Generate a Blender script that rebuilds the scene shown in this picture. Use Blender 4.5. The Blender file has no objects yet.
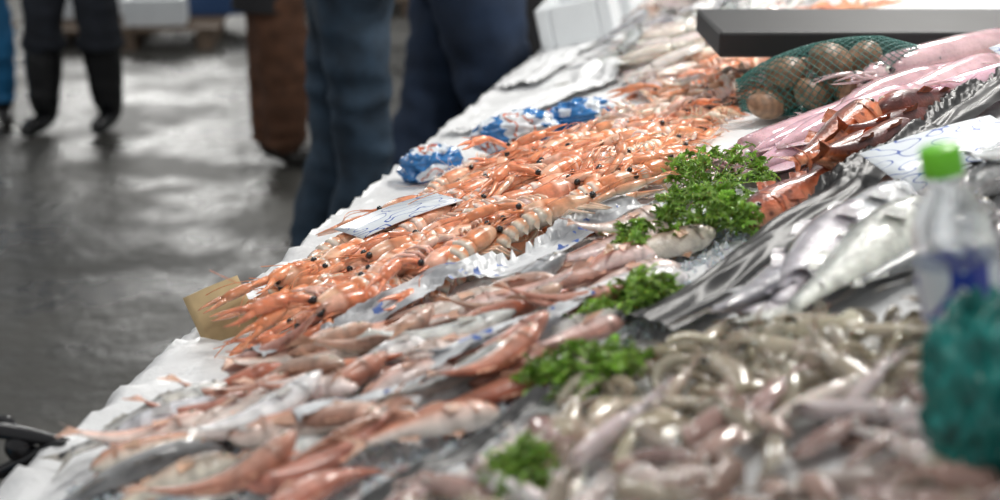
import bpy, math, random
import numpy as np
from mathutils import Vector, Matrix, noise
random.seed(7); rnd=random.Random(11); RS=np.random.RandomState(5)
sc=bpy.context.scene
col=sc.collection
PI=math.pi
# ------------------------------------------------------------ stall frame
th=math.radians(13); yaw=math.radians(13)
O=Vector((-.527,1.345,.8)); U=Vector((math.sin(yaw),math.cos(yaw),0))
V=Vector((math.cos(yaw)*math.cos(th),-math.sin(yaw)*math.cos(th),math.sin(th))); N=V.cross(U)
B4=Matrix((( V.x,U.x,N.x,0),(V.y,U.y,N.y,0),(V.z,U.z,N.z,0),(0,0,0,1)))
def tm(u,v,h,ang=0,pitch=0,roll=0,s=1.0):   # u,v,h in cm on the stall board
    p=O+U*(u/100)+V*(v/100)+N*(h/100)
    return Matrix.Translation(p)@B4@Matrix.Rotation(ang,4,'Z')@Matrix.Rotation(-pitch,4,'Y')@Matrix.Rotation(roll,4,'X')@Matrix.Scale(s,4)
def W3(u,v,h): return O+U*(u/100)+V*(v/100)+N*(h/100)
# ------------------------------------------------------------ materials
def newmat(name):
    m=bpy.data.materials.new(name); m.use_nodes=True
    return m,m.node_tree,m.node_tree.nodes['Principled BSDF']
def setin(b,**k):
    for a,x in k.items():
        a=a.replace('_',' ')
        if a in b.inputs: b.inputs[a].default_value=x
def colmat(name,rough=.25,sss=0.0,bump=.2,bscale=300,var=.25,vscale=60,metal=0,trans=0,coat=0,alpha=1,voro=False,spots=None,bd=.002):
    m,nt,b=newmat(name); n=nt.nodes; l=nt.links
    at=n.new('ShaderNodeAttribute'); at.attribute_name='Col'
    tc=n.new('ShaderNodeTexCoord')
    nz=n.new('ShaderNodeTexNoise'); nz.inputs['Scale'].default_value=vscale; nz.inputs['Detail'].default_value=4
    l.new(tc.outputs['Object'],nz.inputs['Vector'])
    mr=n.new('ShaderNodeMapRange'); mr.inputs[1].default_value=.3; mr.inputs[2].default_value=.7; mr.inputs[3].default_value=1-var; mr.inputs[4].default_value=1+var
    l.new(nz.outputs['Fac'],mr.inputs[0])
    mx=n.new('ShaderNodeVectorMath'); mx.operation='SCALE'
    l.new(at.outputs['Color'],mx.inputs[0]); l.new(mr.outputs[0],mx.inputs['Scale'])
    src=mx.outputs[0]
    if spots:
        vo=n.new('ShaderNodeTexVoronoi'); vo.inputs['Scale'].default_value=spots[0]
        l.new(tc.outputs['Object'],vo.inputs['Vector'])
        cr=n.new('ShaderNodeMapRange'); cr.inputs[1].default_value=.15; cr.inputs[2].default_value=.3; cr.inputs[3].default_value=spots[1]; cr.inputs[4].default_value=0
        l.new(vo.outputs['Distance'],cr.inputs[0])
        mm=n.new('ShaderNodeMix'); mm.data_type='RGBA'; mm.inputs['B'].default_value=(*spots[2],1)
        l.new(cr.outputs[0],mm.inputs['Factor']); l.new(src,mm.inputs['A']); src=mm.outputs['Result']
    l.new(src,b.inputs['Base Color'])
    if voro:
        bt=n.new('ShaderNodeTexVoronoi'); bt.inputs['Scale'].default_value=bscale; o=bt.outputs['Distance']
    else:
        bt=n.new('ShaderNodeTexNoise'); bt.inputs['Scale'].default_value=bscale; bt.inputs['Detail'].default_value=3; o=bt.outputs['Fac']
    l.new(tc.outputs['Object'],bt.inputs['Vector'])
    bp=n.new('ShaderNodeBump'); bp.inputs['Strength'].default_value=bump; bp.inputs['Distance'].default_value=bd
    l.new(o,bp.inputs['Height']); l.new(bp.outputs[0],b.inputs['Normal'])
    setin(b,Roughness=rough,Metallic=metal,Subsurface_Weight=sss,Subsurface_Scale=.01,Transmission_Weight=trans,Coat_Weight=coat,Coat_Roughness=.08,Alpha=alpha)
    return m
def plain(name,c,rough=.5,metal=0,bump=0,bscale=50,bdist=.005,var=0,vscale=8,**k):
    m,nt,b=newmat(name); n=nt.nodes; l=nt.links
    tc=n.new('ShaderNodeTexCoord')
    nz=n.new('ShaderNodeTexNoise'); nz.inputs['Scale'].default_value=vscale; nz.inputs['Detail'].default_value=6
    l.new(tc.outputs['Object'],nz.inputs['Vector'])
    cr=n.new('ShaderNodeValToRGB'); cr.color_ramp.elements[0].position=.3; cr.color_ramp.elements[1].position=.7
    cr.color_ramp.elements[0].color=(*[x*(1-var) for x in c],1); cr.color_ramp.elements[1].color=(*[min(1,x*(1+var)) for x in c],1)
    l.new(nz.outputs['Fac'],cr.inputs[0]); l.new(cr.outputs[0],b.inputs['Base Color'])
    if bump:
        bn=n.new('ShaderNodeTexNoise'); bn.inputs['Scale'].default_value=bscale; bn.inputs['Detail'].default_value=6
        l.new(tc.outputs['Object'],bn.inputs['Vector'])
        bp=n.new('ShaderNodeBump'); bp.inputs['Strength'].default_value=bump; bp.inputs['Distance'].default_value=bdist
        l.new(bn.outputs['Fac'],bp.inputs['Height']); l.new(bp.outputs[0],b.inputs['Normal'])
    setin(b,Roughness=rough,Metallic=metal,**k)
    return m
M_fish=colmat('fish_skin',rough=.22,sss=.05,bump=.35,bscale=420,voro=True,coat=.6,var=.3,vscale=55)
M_shell=colmat('langoustine_shell',rough=.22,sss=.1,bump=.3,bscale=260,coat=.4,var=.3,vscale=60)
M_flesh=colmat('squid_flesh',rough=.16,sss=.12,bump=.4,bscale=90,coat=.6,var=.18,vscale=40,spots=(260,.45,(.33,.14,.14)))
M_eye=colmat('eye_gloss',rough=.08,bump=0,var=0,coat=.6)
M_ice=plain('crushed_ice',(.80,.84,.88),rough=.15,bump=.6,bscale=120,Transmission_Weight=.25,Subsurface_Weight=.2)
M_leaf=colmat('parsley_leaf_skin',rough=.38,sss=.1,bump=.3,bscale=200,var=.35,vscale=90)
M_paper=plain('wet_white_paper',(.78,.79,.80),rough=.35,bump=.5,bscale=70,bdist=.004,var=.06,vscale=20)
M_eps=plain('polystyrene',(.68,.71,.73),rough=.6,bump=.2,bscale=150,var=.05)
M_blackp=plain('black_plastic_film',(.018,.018,.019),rough=.42,bump=.15,bscale=14,bdist=.01)
M_dark=plain('dark_plastic',(.012,.0125,.014),rough=.55,var=.2)
M_steel=plain('brushed_steel',(.5,.5,.52),rough=.3,metal=1)
M_card=plain('brown_cardboard',(.50,.37,.20),rough=.8,var=.12,vscale=40)
M_wood=plain('pallet_wood',(.14,.10,.07),rough=.8,var=.3,vscale=15)
M_teal=plain('teal_bag_film',(.012,.19,.17),rough=.2,bump=.9,bscale=35,bdist=.01,var=.6,vscale=45)
M_net=plain('green_netting',(.01,.13,.11),rough=.5)
# ------------------------------------------------------------ mesh accumulator
class Acc:
    def __init__(s): s.V=[];s.F=[];s.M=[];s.C=[];s.n=0
    def raw(s,V,F,C,m=0):
        V=np.asarray(V,float).reshape(-1,3)
        C=np.asarray(C,float)
        if C.ndim==1: C=np.tile(C,(len(V),1))
        o=s.n; s.V.append(V); s.C.append(C); s.F+= [tuple(i+o for i in f) for f in F]; s.M+=[m]*len(F); s.n+=len(V)
    def loft(s,P,rw,rh,ns=8,top=(1,1,1),mid=None,bot=None,m=0,up=(0,0,1),cap=True,ring=None):
        P=np.asarray(P,float); n=len(P); rw=np.broadcast_to(np.asarray(rw,float),(n,)); rh=np.broadcast_to(np.asarray(rh,float),(n,))
        t=np.gradient(P,axis=0); t/=np.linalg.norm(t,axis=1)[:,None]+1e-12
        up=np.array(up,float); sd=np.cross(up,t); ln=np.linalg.norm(sd,axis=1)
        sd[ln<.15]=np.cross(np.array([1,0,0.01]),t[ln<.15]); sd/=np.linalg.norm(sd,axis=1)[:,None]+1e-12
        uu=np.cross(t,sd)
        ph=np.arange(ns)*2*math.pi/ns
        X=P[:,None,:]+sd[:,None,:]*(rw[:,None]*np.cos(ph))[:,:,None]+uu[:,None,:]*(rh[:,None]*np.sin(ph))[:,:,None]
        mid=top if mid is None else mid; bot=mid if bot is None else bot
        top,mid,bot=[np.broadcast_to(np.asarray(c,float),(n,3))[:,None,:] for c in (top,mid,bot)]
        z=np.sin(ph)[None,:,None]; k=np.abs(z)**.8
        C=np.where(z>0,mid*(1-k)+top*k,mid*(1-k)+bot*k)
        if ring is not None: C=C*np.asarray(ring)[:,None,None]
        F=[]
        for i in range(n-1):
            for j in range(ns):
                a=i*ns+j;b=i*ns+(j+1)%ns; F.append((a,b,b+ns,a+ns))
        if cap: F.append(tuple(range(ns))[::-1]); F.append(tuple((n-1)*ns+j for j in range(ns)))
        s.raw(X.reshape(-1,3),F,C.reshape(-1,3),m)
    def ell(s,c,r,ns=8,nr=6,colr=(1,1,1),m=0,bot=None):
        a=np.linspace(.12,math.pi-.12,nr); c=np.array(c,float)
        P=np.stack([c[0]-r[0]*np.cos(a),np.full(nr,c[1]),np.full(nr,c[2])],1)
        s.loft(P,r[1]*np.sin(a),r[2]*np.sin(a),ns,top=colr,bot=bot,m=m)
    def strip(s,A,Bp,colr,colb=None,m=0,mids=2):
        A=np.asarray(A,float);Bp=np.asarray(Bp,float);n=len(A)
        V=[];C=[];colb=colr if colb is None else colb
        for k in range(mids+1):
            f=k/mids; V.append(A*(1-f)+Bp*f); C.append(np.tile(np.array(colr)*(1-f)+np.array(colb)*f,(n,1)))
        F=[(k*n+i,k*n+i+1,(k+1)*n+i+1,(k+1)*n+i) for k in range(mids) for i in range(n-1)]
        s.raw(np.concatenate(V),F,np.concatenate(C),m)
    def add(s,t,M,tint=(1,1,1)):
        if isinstance(t.V,list): t.fin()
        A=np.array(M); X=t.V@A[:3,:3].T+A[:3,3]
        o=s.n; s.V.append(X); s.C.append(np.clip(t.C*np.array(tint),0,1)); s.F+=[tuple(i+o for i in f) for f in t.F]; s.M+=t.M; s.n+=len(X)
    def fin(s): s.V=np.concatenate(s.V); s.C=np.concatenate(s.C)
    def build(s,name,mats,smooth=True,parent=None):
        if isinstance(s.V,list): s.fin()
        me=bpy.data.meshes.new(name); me.from_pydata(s.V.tolist(),[],s.F)
        a=me.color_attributes.new('Col','FLOAT_COLOR','POINT')
        a.data.foreach_set('color',np.concatenate([s.C,np.ones((len(s.C),1))],1).ravel().astype(np.float32))
        me.polygons.foreach_set('material_index',s.M)
        me.polygons.foreach_set('use_smooth',[smooth]*len(s.F))
        for m in mats: me.materials.append(m)
        me.update(); o=bpy.data.objects.new(name,me); col.objects.link(o)
        if parent: o.parent=parent
        return o
def empty(name,loc=(0,0,0)):
    e=bpy.data.objects.new(name,None); e.empty_display_size=.05; col.objects.link(e); e.location=loc; return e
def box(acc,c,h,colr=(1,1,1),m=0,M=Matrix()):
    V=[(c[0]+i*h[0],c[1]+j*h[1],c[2]+k*h[2]) for i in(-1,1) for j in(-1,1) for k in(-1,1)]
    V=[tuple(M@Vector(v)) for v in V]
    acc.raw(V,[(0,1,3,2),(4,6,7,5),(0,4,5,1),(2,3,7,6),(0,2,6,4),(1,5,7,3)],colr,m)
def bevel(o,w=.005,seg=2):
    md=o.modifiers.new('b','BEVEL'); md.width=w; md.segments=seg; md.limit_method='ANGLE'
cm=.01
# ------------------------------------------------------------ species
def fish(L,hh,ww,back,side,belly,finc,bl=0,bd=0,head='blunt'):
    a=Acc(); n=24; s=np.linspace(0,1,n)
    if head=='blunt': kp=[0,.02,.06,.12,.2,.33,.5,.68,.85,1]; kh=[.12,.34,.6,.82,.95,1,.9,.66,.4,.27]
    else: kp=[0,.03,.08,.15,.24,.36,.5,.68,.85,1]; kh=[.08,.2,.42,.66,.86,1,.96,.72,.4,.25]
    h=np.interp(s,kp,kh)*hh*L; w=np.interp(s,[0,.05,.15,.25,.5,.8,1],[.15,.5,.92,1,.85,.4,.12])*ww*L
    x=L*(.5-s*.86); y=bl*L*((s-.4)**2); z=bd*L*((s-.4)**2)
    P=np.stack([x,y,z],1)
    ring=np.ones(n); ring[0]=.55; ring[5]=.72
    a.loft(P,w,h,16,top=back,mid=side,bot=belly,m=0,ring=ring)
    xe=x[-1]; ye=y[-1]; ze=z[-1]
    ks=np.linspace(-1,1,11)
    base=[(xe+.01*L,ye,ze+k*.2*hh*L) for k in ks]
    tip=[(xe-L*(.05+.1*abs(k)),ye+bl*L*.15+.004*L*math.sin(k*9),ze+k*.11*L) for k in ks]
    a.strip(base,tip,finc,np.array(finc)*.8,m=0)
    def fin(s0,s1,sg,ht,k=7,back_=.04):
        ss=np.linspace(s0,s1,k); A=[];Bq=[]
        for i,q in enumerate(ss):
            xx=L*(.5-q*.86);yy=np.interp(q,s,y);zz=np.interp(q,s,z)+sg*np.interp(q,s,h)*.93
            f=1-.55*i/(k-1); A.append((xx,yy,zz)); Bq.append((xx-back_*L,yy+.006*L*math.sin(i*2),zz+sg*ht*L*f))
        a.strip(A,Bq,finc,np.array(finc)*.9,m=0)
    fin(.3,.46,1,.06); fin(.6,.74,1,.045); fin(.62,.75,-1,.045); fin(.3,.36,-1,.06,5,.07)
    for sg in(-1,1):
        q=.27; xx=L*(.5-q*.86); yy=np.interp(q,s,y)+sg*np.interp(q,s,w)*.92; zz=np.interp(q,s,z)
        A=[(xx,yy,zz+k*.018*L) for k in np.linspace(-1,1,6)]
        Bq=[(xx-.13*L,yy+sg*.02*L,zz+k*.045*L-.02*L) for k in np.linspace(-1,1,6)]
        a.strip(A,Bq,finc,finc,m=0)
        q=.1; xx=L*(.5-q*.86); yy=np.interp(q,s,y)+sg*np.interp(q,s,w)*.8; zz=np.interp(q,s,z)+np.interp(q,s,h)*.3; r=.2*hh*L
        a.ell((xx,yy,zz),(r,r*.5,r),8,5,(.75,.7,.55),m=1)
        a.ell((xx,yy+sg*r*.3,zz),(r*.6,r*.4,r*.6),8,5,(.01,.01,.012),m=1)
    for sg in(-1,1):
        ks=np.linspace(-.8,.8,8); q=.21
        xx=L*(.5-q*.86); A=[];Bq=[]
        for k in ks:
            hhv=np.interp(q,s,h)*k; wv=np.interp(q,s,w)*math.sqrt(1-k*k)
            A.append((xx+.03*L-.03*L*math.cos(k*1.5),sg*wv*1.03+np.interp(q,s,y),hhv)); Bq.append((xx-.028*L*math.cos(k*1.5),sg*wv*1.06+np.interp(q,s,y),hhv))
        a.strip(A,Bq,np.array(side)*.95,np.array(side)*.55,m=0)
    return a
def langoustine(r):
    a=Acc(); o1=np.array((.78,.26,.11)); o2=np.array((.86,.49,.33)); pale=np.array((.92,.78,.69))
    n=12; s=np.linspace(0,1,n); x=(.2+s*4.6)*cm
    w=np.interp(s,[0,.1,.5,.85,1],[.85,1.0,1.08,.8,.4])*cm; h=np.interp(s,[0,.1,.5,.85,1],[.85,1.0,1.05,.75,.35])*cm
    tp=np.array([(o2*.95 if i>5 else o1)*(.7 if i==5 else 1)*(1 if i%3 else 1.08) for i in range(n)])
    a.loft(np.stack([x,0*x,.1*cm*np.sin(s*3)],1),w,h,12,top=tp,mid=o2,bot=pale,m=0)
    q=np.linspace(0,1,5); a.loft(np.stack([(4.4+q*2.1)*cm,0*q,(.45+.35*q*q)*cm],1),(.22*(1-q)+.03)*cm,(.18*(1-q)+.03)*cm,5,top=o1,m=0)
    bend=r.uniform(.03,.24); px,pz,an=.2,0,0
    lat=r.uniform(-.12,.12); py=0; la=0
    for i in range(6):
        L=1.25-.06*i; R=(1.06-.08*i)
        pts=[]
        for k in np.linspace(-.12,1.08,6):
            pts.append(((px-L*k*math.cos(an)*math.cos(la)),py+L*k*math.sin(la),(pz-L*k*math.sin(an))))
        pr=np.array([.82,1.02,1.07,1.09,1.07,.85])*R
        tp=np.array([o2*.5,o1,o1*1.02,o2,pale,pale*.75]); md=np.array([pale*.6,o2,o2,pale,pale,pale*.75])
        a.loft(np.array(pts)*cm,pr*cm*1.0,pr*.82*cm,12,top=tp,mid=md,bot=pale*.95,m=0)
        for sg in(-1,1):
            c0=np.array(pts[2]); A=[c0+np.array((.45,sg*R*.95,-.1)),c0+np.array((0,sg*R*1.02,-.1)),c0+np.array((-.45,sg*R*.95,-.1))]
            Bq=[c0+np.array((.1,sg*R*1.05,-R*.85)),c0+np.array((-.05,sg*R*1.1,-R*1.05)),c0+np.array((-.2,sg*R*1.05,-R*.85))]
            a.strip(np.array(A)*cm,np.array(Bq)*cm,o2,pale,m=0,mids=1)
        px-=L*math.cos(an)*math.cos(la); pz-=L*math.sin(an); py+=L*math.sin(la); an+=bend; la+=lat
    for k in(-2,-1,0,1,2):
        aa=math.pi+k*.42; ln=1.9-.12*abs(k)
        dx=math.cos(aa); dy=math.sin(aa)
        q=np.linspace(0,1,6); pp=np.stack([px+dx*ln*q,py+dy*ln*q,pz-math.sin(an)*ln*q*.8-.03*abs(k)],1)*cm
        a.loft(pp,np.interp(q,[0,.3,.7,1],[.18,.42,.5,.22])*cm,.06*cm,6,top=o1,mid=o2,bot=pale,m=0)
    for sg in(-1,1):
        a.ell((4.75*cm,sg*.66*cm,.45*cm),(.33*cm,.33*cm,.36*cm),8,6,(.006,.006,.008),m=1)
        sp=r.uniform(.1,1.8); up=r.uniform(-.9,.3)
        J=np.array([(3.6,sg*.7,-.5),(4.8,sg*(1.2+sp*.4),-.2),(6.5,sg*(1.3+sp),up*.6),(7.0,sg*(1.3+sp),up*.7),(8.7,sg*(1.1+sp*.9),up*.8),(10.0,sg*(.9+sp*.8),up)])
        a.loft(J[:3]*cm,np.array([.34,.34,.4])*cm,np.array([.34,.34,.4])*cm,6,top=o1,mid=o2,bot=pale,m=0)
        a.loft(J[2:]*cm,np.array([.34,.60,.70,.42])*cm,np.array([.3,.46,.5,.34])*cm,8,top=o1,mid=o2,bot=pale,m=0)
        e=J[5]; d=J[5]-J[4]; d/=np.linalg.norm(d); sdv=np.array((-d[1],d[0],0))
        for f in(-1,1):
            g=np.linspace(0,1,5); op=r.uniform(.15,.4)
            pp=e+np.outer(g*2.7-.1,d)+np.outer(f*(.24+op*np.sin(g*2.4)),sdv)
            rr=(.28*(1-g)+.05)*cm; a.loft(pp*cm,rr,rr,6,top=o1*.95,mid=o2,bot=pale,m=0)
        for k in range(4):
            j=r.uniform(-.9,.9); x0=3.3-.8*k
            pp=np.array([(x0,sg*.85,-.6),(x0+.5+j*.6,sg*1.7,-.3),(x0+1.1+j,sg*2.5,-.8),(x0+1.9+j*1.6,sg*2.8,-1.3)])*cm
            a.loft(pp,np.array([.2,.18,.14,.06])*cm,np.array([.2,.18,.14,.06])*cm,5,top=o2,mid=pale,m=0)
        q=np.linspace(0,1,10); w1=r.uniform(-1,1); w2=r.uniform(1,6)
        pp=np.stack([4.8+q*8-abs(w1)*5*q*q,sg*(.4+w2*q*q+w1*q),.2+1.5*np.sin(q*2.6)-1.5*q],1)*cm
        a.loft(pp,.045*cm,.045*cm,4,top=(.78,.30,.15),m=0,cap=False)
        q=np.linspace(0,1,5); pp=np.stack([5+q*2.0,sg*(.25+.8*q),.4+.5*q],1)*cm
        a.loft(pp,.045*cm,.045*cm,4,top=o1,m=0,cap=False)
    return a
def shrimp(r,c1,c2):
    a=Acc(); c1=np.array(c1); c2=np.array(c2)
    n=24; s=np.linspace(0,1,n); curl=r.uniform(1.2,2.6)
    t=s*curl-.35*curl; R=8/curl
    x=R*np.sin(-t); z=R*np.cos(t)-R
    w=np.interp(s,[0,.05,.15,.35,.7,.93,1],[.1,.35,.62,.7,.5,.25,.15]); w=w*(1+.06*(np.arange(n)%3==0)*(s>.35))
    tp=np.array([c1*(.8 if (i%3==0 and i>8) else 1) for i in range(n)])
    a.loft(np.stack([x,0*x,z],1)*cm,w*.85*cm,w*1.05*cm,10,top=tp,mid=c2,bot=c2,m=0)
    e=np.array((x[-1],0,z[-1])); d=e-np.array((x[-2],0,z[-2])); d/=np.linalg.norm(d)
    for k in(-1,0,1):
        q=np.linspace(0,1,4); pp=e+np.outer(q*1.6,d)+np.outer(q*k*.55,(0,1,0))
        a.loft(pp*cm,np.array([.1,.3,.3,.1])*cm,.05*cm,5,top=c1,m=0,up=(d[2],0,-d[0]) if abs(d[2])>.5 else (0,0,1))
    h=np.array((x[0],0,z[0]))
    q=np.linspace(0,1,3); a.loft((h+np.outer(q,(1.5,0,.6)))*cm,np.array([.14,.08,.02])*cm,np.array([.14,.08,.02])*cm,4,top=c1,m=0)
    for sg in(-1,1):
        a.ell((h+np.array((-.1,sg*.35,.15)))*cm,(.17*cm,.17*cm,.17*cm),6,5,(.01,.01,.01),m=1)
        q=np.linspace(0,1,8); w1=r.uniform(-3,3); a.loft(np.stack([h[0]+q*7,sg*.2+w1*q*q,h[2]+np.sin(q*3)*1-q*1.5],1)*cm,.035*cm,.035*cm,3,top=c1*.8,m=0,cap=False)
        for k in range(4):
            i=3+k*2; p=np.array((x[i],sg*.2,z[i]-w[i]*.8)); a.loft(np.array([p,p+(.3,sg*.5,-.8),p+(.9,sg*.3,-1.5)])*cm,.07*cm,.07*cm,4,top=c2,m=0)
        for k in range(5):
            i=10+k*2; p=np.array((x[i],sg*.25,z[i]-w[i]*.8)); a.loft(np.array([p,p+(-.1,sg*.1,-.6),p+(-.4,sg*.1,-.9)])*cm,np.array([.12,.15,.04])*cm,.05*cm,4,top=c2,m=0)
    return a
def squid(r,L,wid,c1,c2,arms=1.0,thick=.62):
    a=Acc(); c1=np.array(c1);c2=np.array(c2); n=18; s=np.linspace(0,1,n)
    bx=r.uniform(-.12,.12)*L
    x=-L*.5+s*L; y=bx*(s-.5)**2*4
    w=np.interp(s,[0,.03,.12,.3,.6,.9,1],[.06,.2,.5,.82,1,.95,.8])*wid; 
    a.loft(np.stack([x,y,0*x],1)*cm,w*cm,w*thick*cm,14,top=c1,mid=(c1+c2)/2,bot=c2,m=0)
    for sg in(-1,1):
        k=9; q=np.linspace(0,1,k)
        A=[(-L*.5+L*.42*t,np.interp(t*.42,s,y)+sg*np.interp(t*.42,s,w)*.85,.05) for t in q]
        Bq=[(-L*.5+L*.42*t*.9+.02*L,np.interp(t*.42,s,y)+sg*(np.interp(t*.42,s,w)*.85+min(2.8,L*.17)*math.sin(t*math.pi*.95)**.8),.1*math.sin(t*12)+.05-.4*thick) for t in q]
        a.strip(np.array(A)*cm,np.array(Bq)*cm,c1,c2,m=0)
    hx=L*.5; hy=y[-1]; hw=wid*.62
    q=np.linspace(0,1,7)
    a.loft(np.stack([hx-.4+q*wid*1.5,hy+0*q,0*q],1)*cm,np.interp(q,[0,.4,.8,1],[.75,1,.8,.5])*hw*cm,np.interp(q,[0,.4,.8,1],[.6,.8,.7,.45])*hw*cm,10,top=c1*.92,mid=c2,bot=c2,m=0)
    for sg in(-1,1):
        a.ell(((hx+wid*.5)*cm,(hy+sg*hw*.85)*cm,.1*wid*cm),(.32*hw*cm,.2*hw*cm,.32*hw*cm),8,6,(.75,.75,.7),m=1)
        a.ell(((hx+wid*.5)*cm,(hy+sg*hw*.98)*cm,.1*wid*cm),(.18*hw*cm,.12*hw*cm,.18*hw*cm),8,5,(.01,.01,.015),m=1)
    for k in range(9):
        g=np.linspace(0,1,10); an=(k/8-.5)*1.3; ln=L*r.uniform(.35,.6)*arms; c=r.uniform(-2.2,2.2); zz=r.uniform(-.5,.5)
        xs=[];ys=[];X=hx+wid*1.0;Y=hy+math.sin(an)*hw*.6;A=an
        for t in g: xs.append(X);ys.append(Y);X+=ln/10*math.cos(A);Y+=ln/10*math.sin(A);A+=c/10*(1+t)
        rr=(hw*.24*(1-g)+.05)*cm
        a.loft(np.stack([xs,ys,zz*np.sin(g*3)*wid*.5],1)*cm,rr,rr,6,top=c1*.9,mid=c2*.95,bot=c2,m=0)
    return a
# ------------------------------------------------------------ height map of the pile (cm)
U0,V0=-60,-30; HM=np.zeros((620,200))
def h0(u,v):
    p=Vector((u*.09,v*.09,0)); q=Vector((u*.35,v*.35,3))
    return max(0,.7+.9*noise.noise(p)+.35*abs(noise.noise(q)))
for i in range(HM.shape[0]):
    for j in range(HM.shape[1]): HM[i,j]=h0(i+U0,j+V0)
def hm(u,v):
    i=int(round(u-U0)); j=int(round(v-V0))
    i=min(max(i,0),HM.shape[0]-1); j=min(max(j,0),HM.shape[1]-1); return HM[i,j]
def hms(u,v): return (hm(u,v)*2+hm(u+1.5,v)+hm(u-1.5,v)+hm(u,v+1.5)+hm(u,v-1.5))/6
def place(acc,t,u,v,ang,L,Wd,H,roll=0,tint=(1,1,1),s=1.0,sink=.0,mp=.35,hmax=5.0):
    L*=s;Wd*=s;H*=s
    du,dv=math.sin(ang),math.cos(ang)
    k=np.linspace(-.45*L,.45*L,9); hh=np.array([max(hm(u+du*q,v+dv*q),hm(u+du*q-dv*Wd*.25,v+dv*q+du*Wd*.25)) for q in k])
    b,a0=np.polyfit(k,hh,1); b=max(-mp,min(mp,b)); res=hh-(a0+b*k); off=np.percentile(res,75)
    z=a0+off+H*.47-sink
    for q in np.arange(-.48*L,.48*L,.6):
        for w in np.arange(-Wd/2,Wd/2+.01,.6):
            uu=u+du*q-dv*w; vv=v+dv*q+du*w
            top=z+b*q+H*.42*math.sqrt(max(0,1-(2*w/Wd)**2))*(1-.5*abs(2*q/L)**2)
            i=int(round(uu-U0)); j=int(round(vv-V0))
            if 0<=i<HM.shape[0] and 0<=j<HM.shape[1]: HM[i,j]=max(HM[i,j],min(top,hmax))
    acc.add(t,tm(u,v,z,ang,math.atan(b),roll,s),tint)
def inpoly(p,poly):
    x,y=p; c=False; n=len(poly)
    for i in range(n):
        x1,y1=poly[i];x2,y2=poly[(i+1)%n]
        if (y1>y)!=(y2>y) and x<(x2-x1)*(y-y1)/(y2-y1)+x1: c=not c
    return c
def scatter(poly,n,mind,seed=1,tries=60,ang=0,el=1.0):
    r=random.Random(seed); xs=[p[0] for p in poly]; ys=[p[1] for p in poly]; out=[]
    du,dv=math.sin(ang),math.cos(ang)
    def ds(p,q):
        a_=p[0]-q[0];b_=p[1]-q[1]; al=(a_*du+b_*dv)/el; ac=-a_*dv+b_*du; return al*al+ac*ac
    for _ in range(n*tries):
        p=(r.uniform(min(xs),max(xs)),r.uniform(min(ys),max(ys)))
        if inpoly(p,poly) and all(ds(p,q)>mind*mind for q in out): out.append(p)
        if len(out)>=n: break
    return out
# ------------------------------------------------------------ room: floor, wall
def floor_mat():
    m,nt,b=newmat('wet_asphalt'); n=nt.nodes;l=nt.links
    tc=n.new('ShaderNodeTexCoord')
    a=n.new('ShaderNodeTexNoise'); a.inputs['Scale'].default_value=1.9; a.inputs['Detail'].default_value=7; a.inputs['Roughness'].default_value=.6
    f=n.new('ShaderNodeTexNoise'); f.inputs['Scale'].default_value=110; f.inputs['Detail'].default_value=5
    for q in(a,f): l.new(tc.outputs['Object'],q.inputs['Vector'])
    cr=n.new('ShaderNodeValToRGB'); e=cr.color_ramp.elements; e[0].position=.35;e[0].color=(.042,.041,.037,1); e[1].position=.7;e[1].color=(.088,.086,.077,1)
    l.new(a.outputs['Fac'],cr.inputs[0])
    mx=n.new('ShaderNodeMix'); mx.data_type='RGBA'; mx.blend_type='OVERLAY'; mx.inputs['Factor'].default_value=.7
    l.new(cr.outputs[0],mx.inputs['A']); l.new(f.outputs['Fac'],mx.inputs['B']); l.new(mx.outputs['Result'],b.inputs['Base Color'])
    mr=n.new('ShaderNodeMapRange'); mr.inputs[1].default_value=.40; mr.inputs[2].default_value=.58; mr.inputs[3].default_value=.2; mr.inputs[4].default_value=.6
    l.new(a.outputs['Fac'],mr.inputs[0]); l.new(mr.outputs[0],b.inputs['Roughness'])
    bp=n.new('ShaderNodeBump'); bp.inputs['Strength'].default_value=.6; bp.inputs['Distance'].default_value=.006
    l.new(f.outputs['Fac'],bp.inputs['Height'])
    g=n.new('ShaderNodeTexNoise'); g.inputs['Scale'].default_value=16; g.inputs['Detail'].default_value=5; l.new(tc.outputs['Object'],g.inputs['Vector'])
    b2=n.new('ShaderNodeBump'); b2.inputs['Strength'].default_value=.5; b2.inputs['Distance'].default_value=.03; l.new(g.outputs['Fac'],b2.inputs['Height']); l.new(bp.outputs[0],b2.inputs['Normal'])
    l.new(b2.outputs[0],b.inputs['Normal'])
    return m
a=Acc(); a.raw([(-12,-5,0),(14,-5,0),(14,20,0),(-12,20,0)],[(0,1,2,3)],(1,1,1)); a.build('floor',[floor_mat()],False)
a=Acc(); box(a,(1,20.1,2.5),(13,.1,2.5)); a.build('wall_back',[plain('dark_wall',(.05,.052,.055),rough=.9,var=.3,vscale=2)],False)
# ------------------------------------------------------------ stall
st=empty('market_stall_table',(0,0,0))
a=Acc()
box(a,(.68,2.5,-.035),(.72,3.2,.02),M=Matrix.Translation(O)@B4); o=a.build('board',[M_wood],False,st)
a=Acc()
for u in(-60,130,320,540):
    for v in(3,132):
        p=W3(u,v,-5); box(a,(p.x,p.y,p.z/2),(.025,.025,p.z/2))
a.build('legs',[M_steel],False,st)
def heightsheet(name,ur,vr,nu,nv,f,mat,parent=None,smooth=True):
    Vt=[];F=[]
    for i in range(nu):
        for j in range(nv):
            u=ur[0]+(ur[1]-ur[0])*i/(nu-1); v=vr[0]+(vr[1]-vr[0])*j/(nv-1)
            Vt.append(tuple(f(u,v)))
    for i in range(nu-1):
        for j in range(nv-1):
            q=i*nv+j; F.append((q,q+1,q+nv+1,q+nv))
    a=Acc(); a.raw(Vt,F,(1,1,1)); return a.build(name,[mat],smooth,parent)
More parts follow.
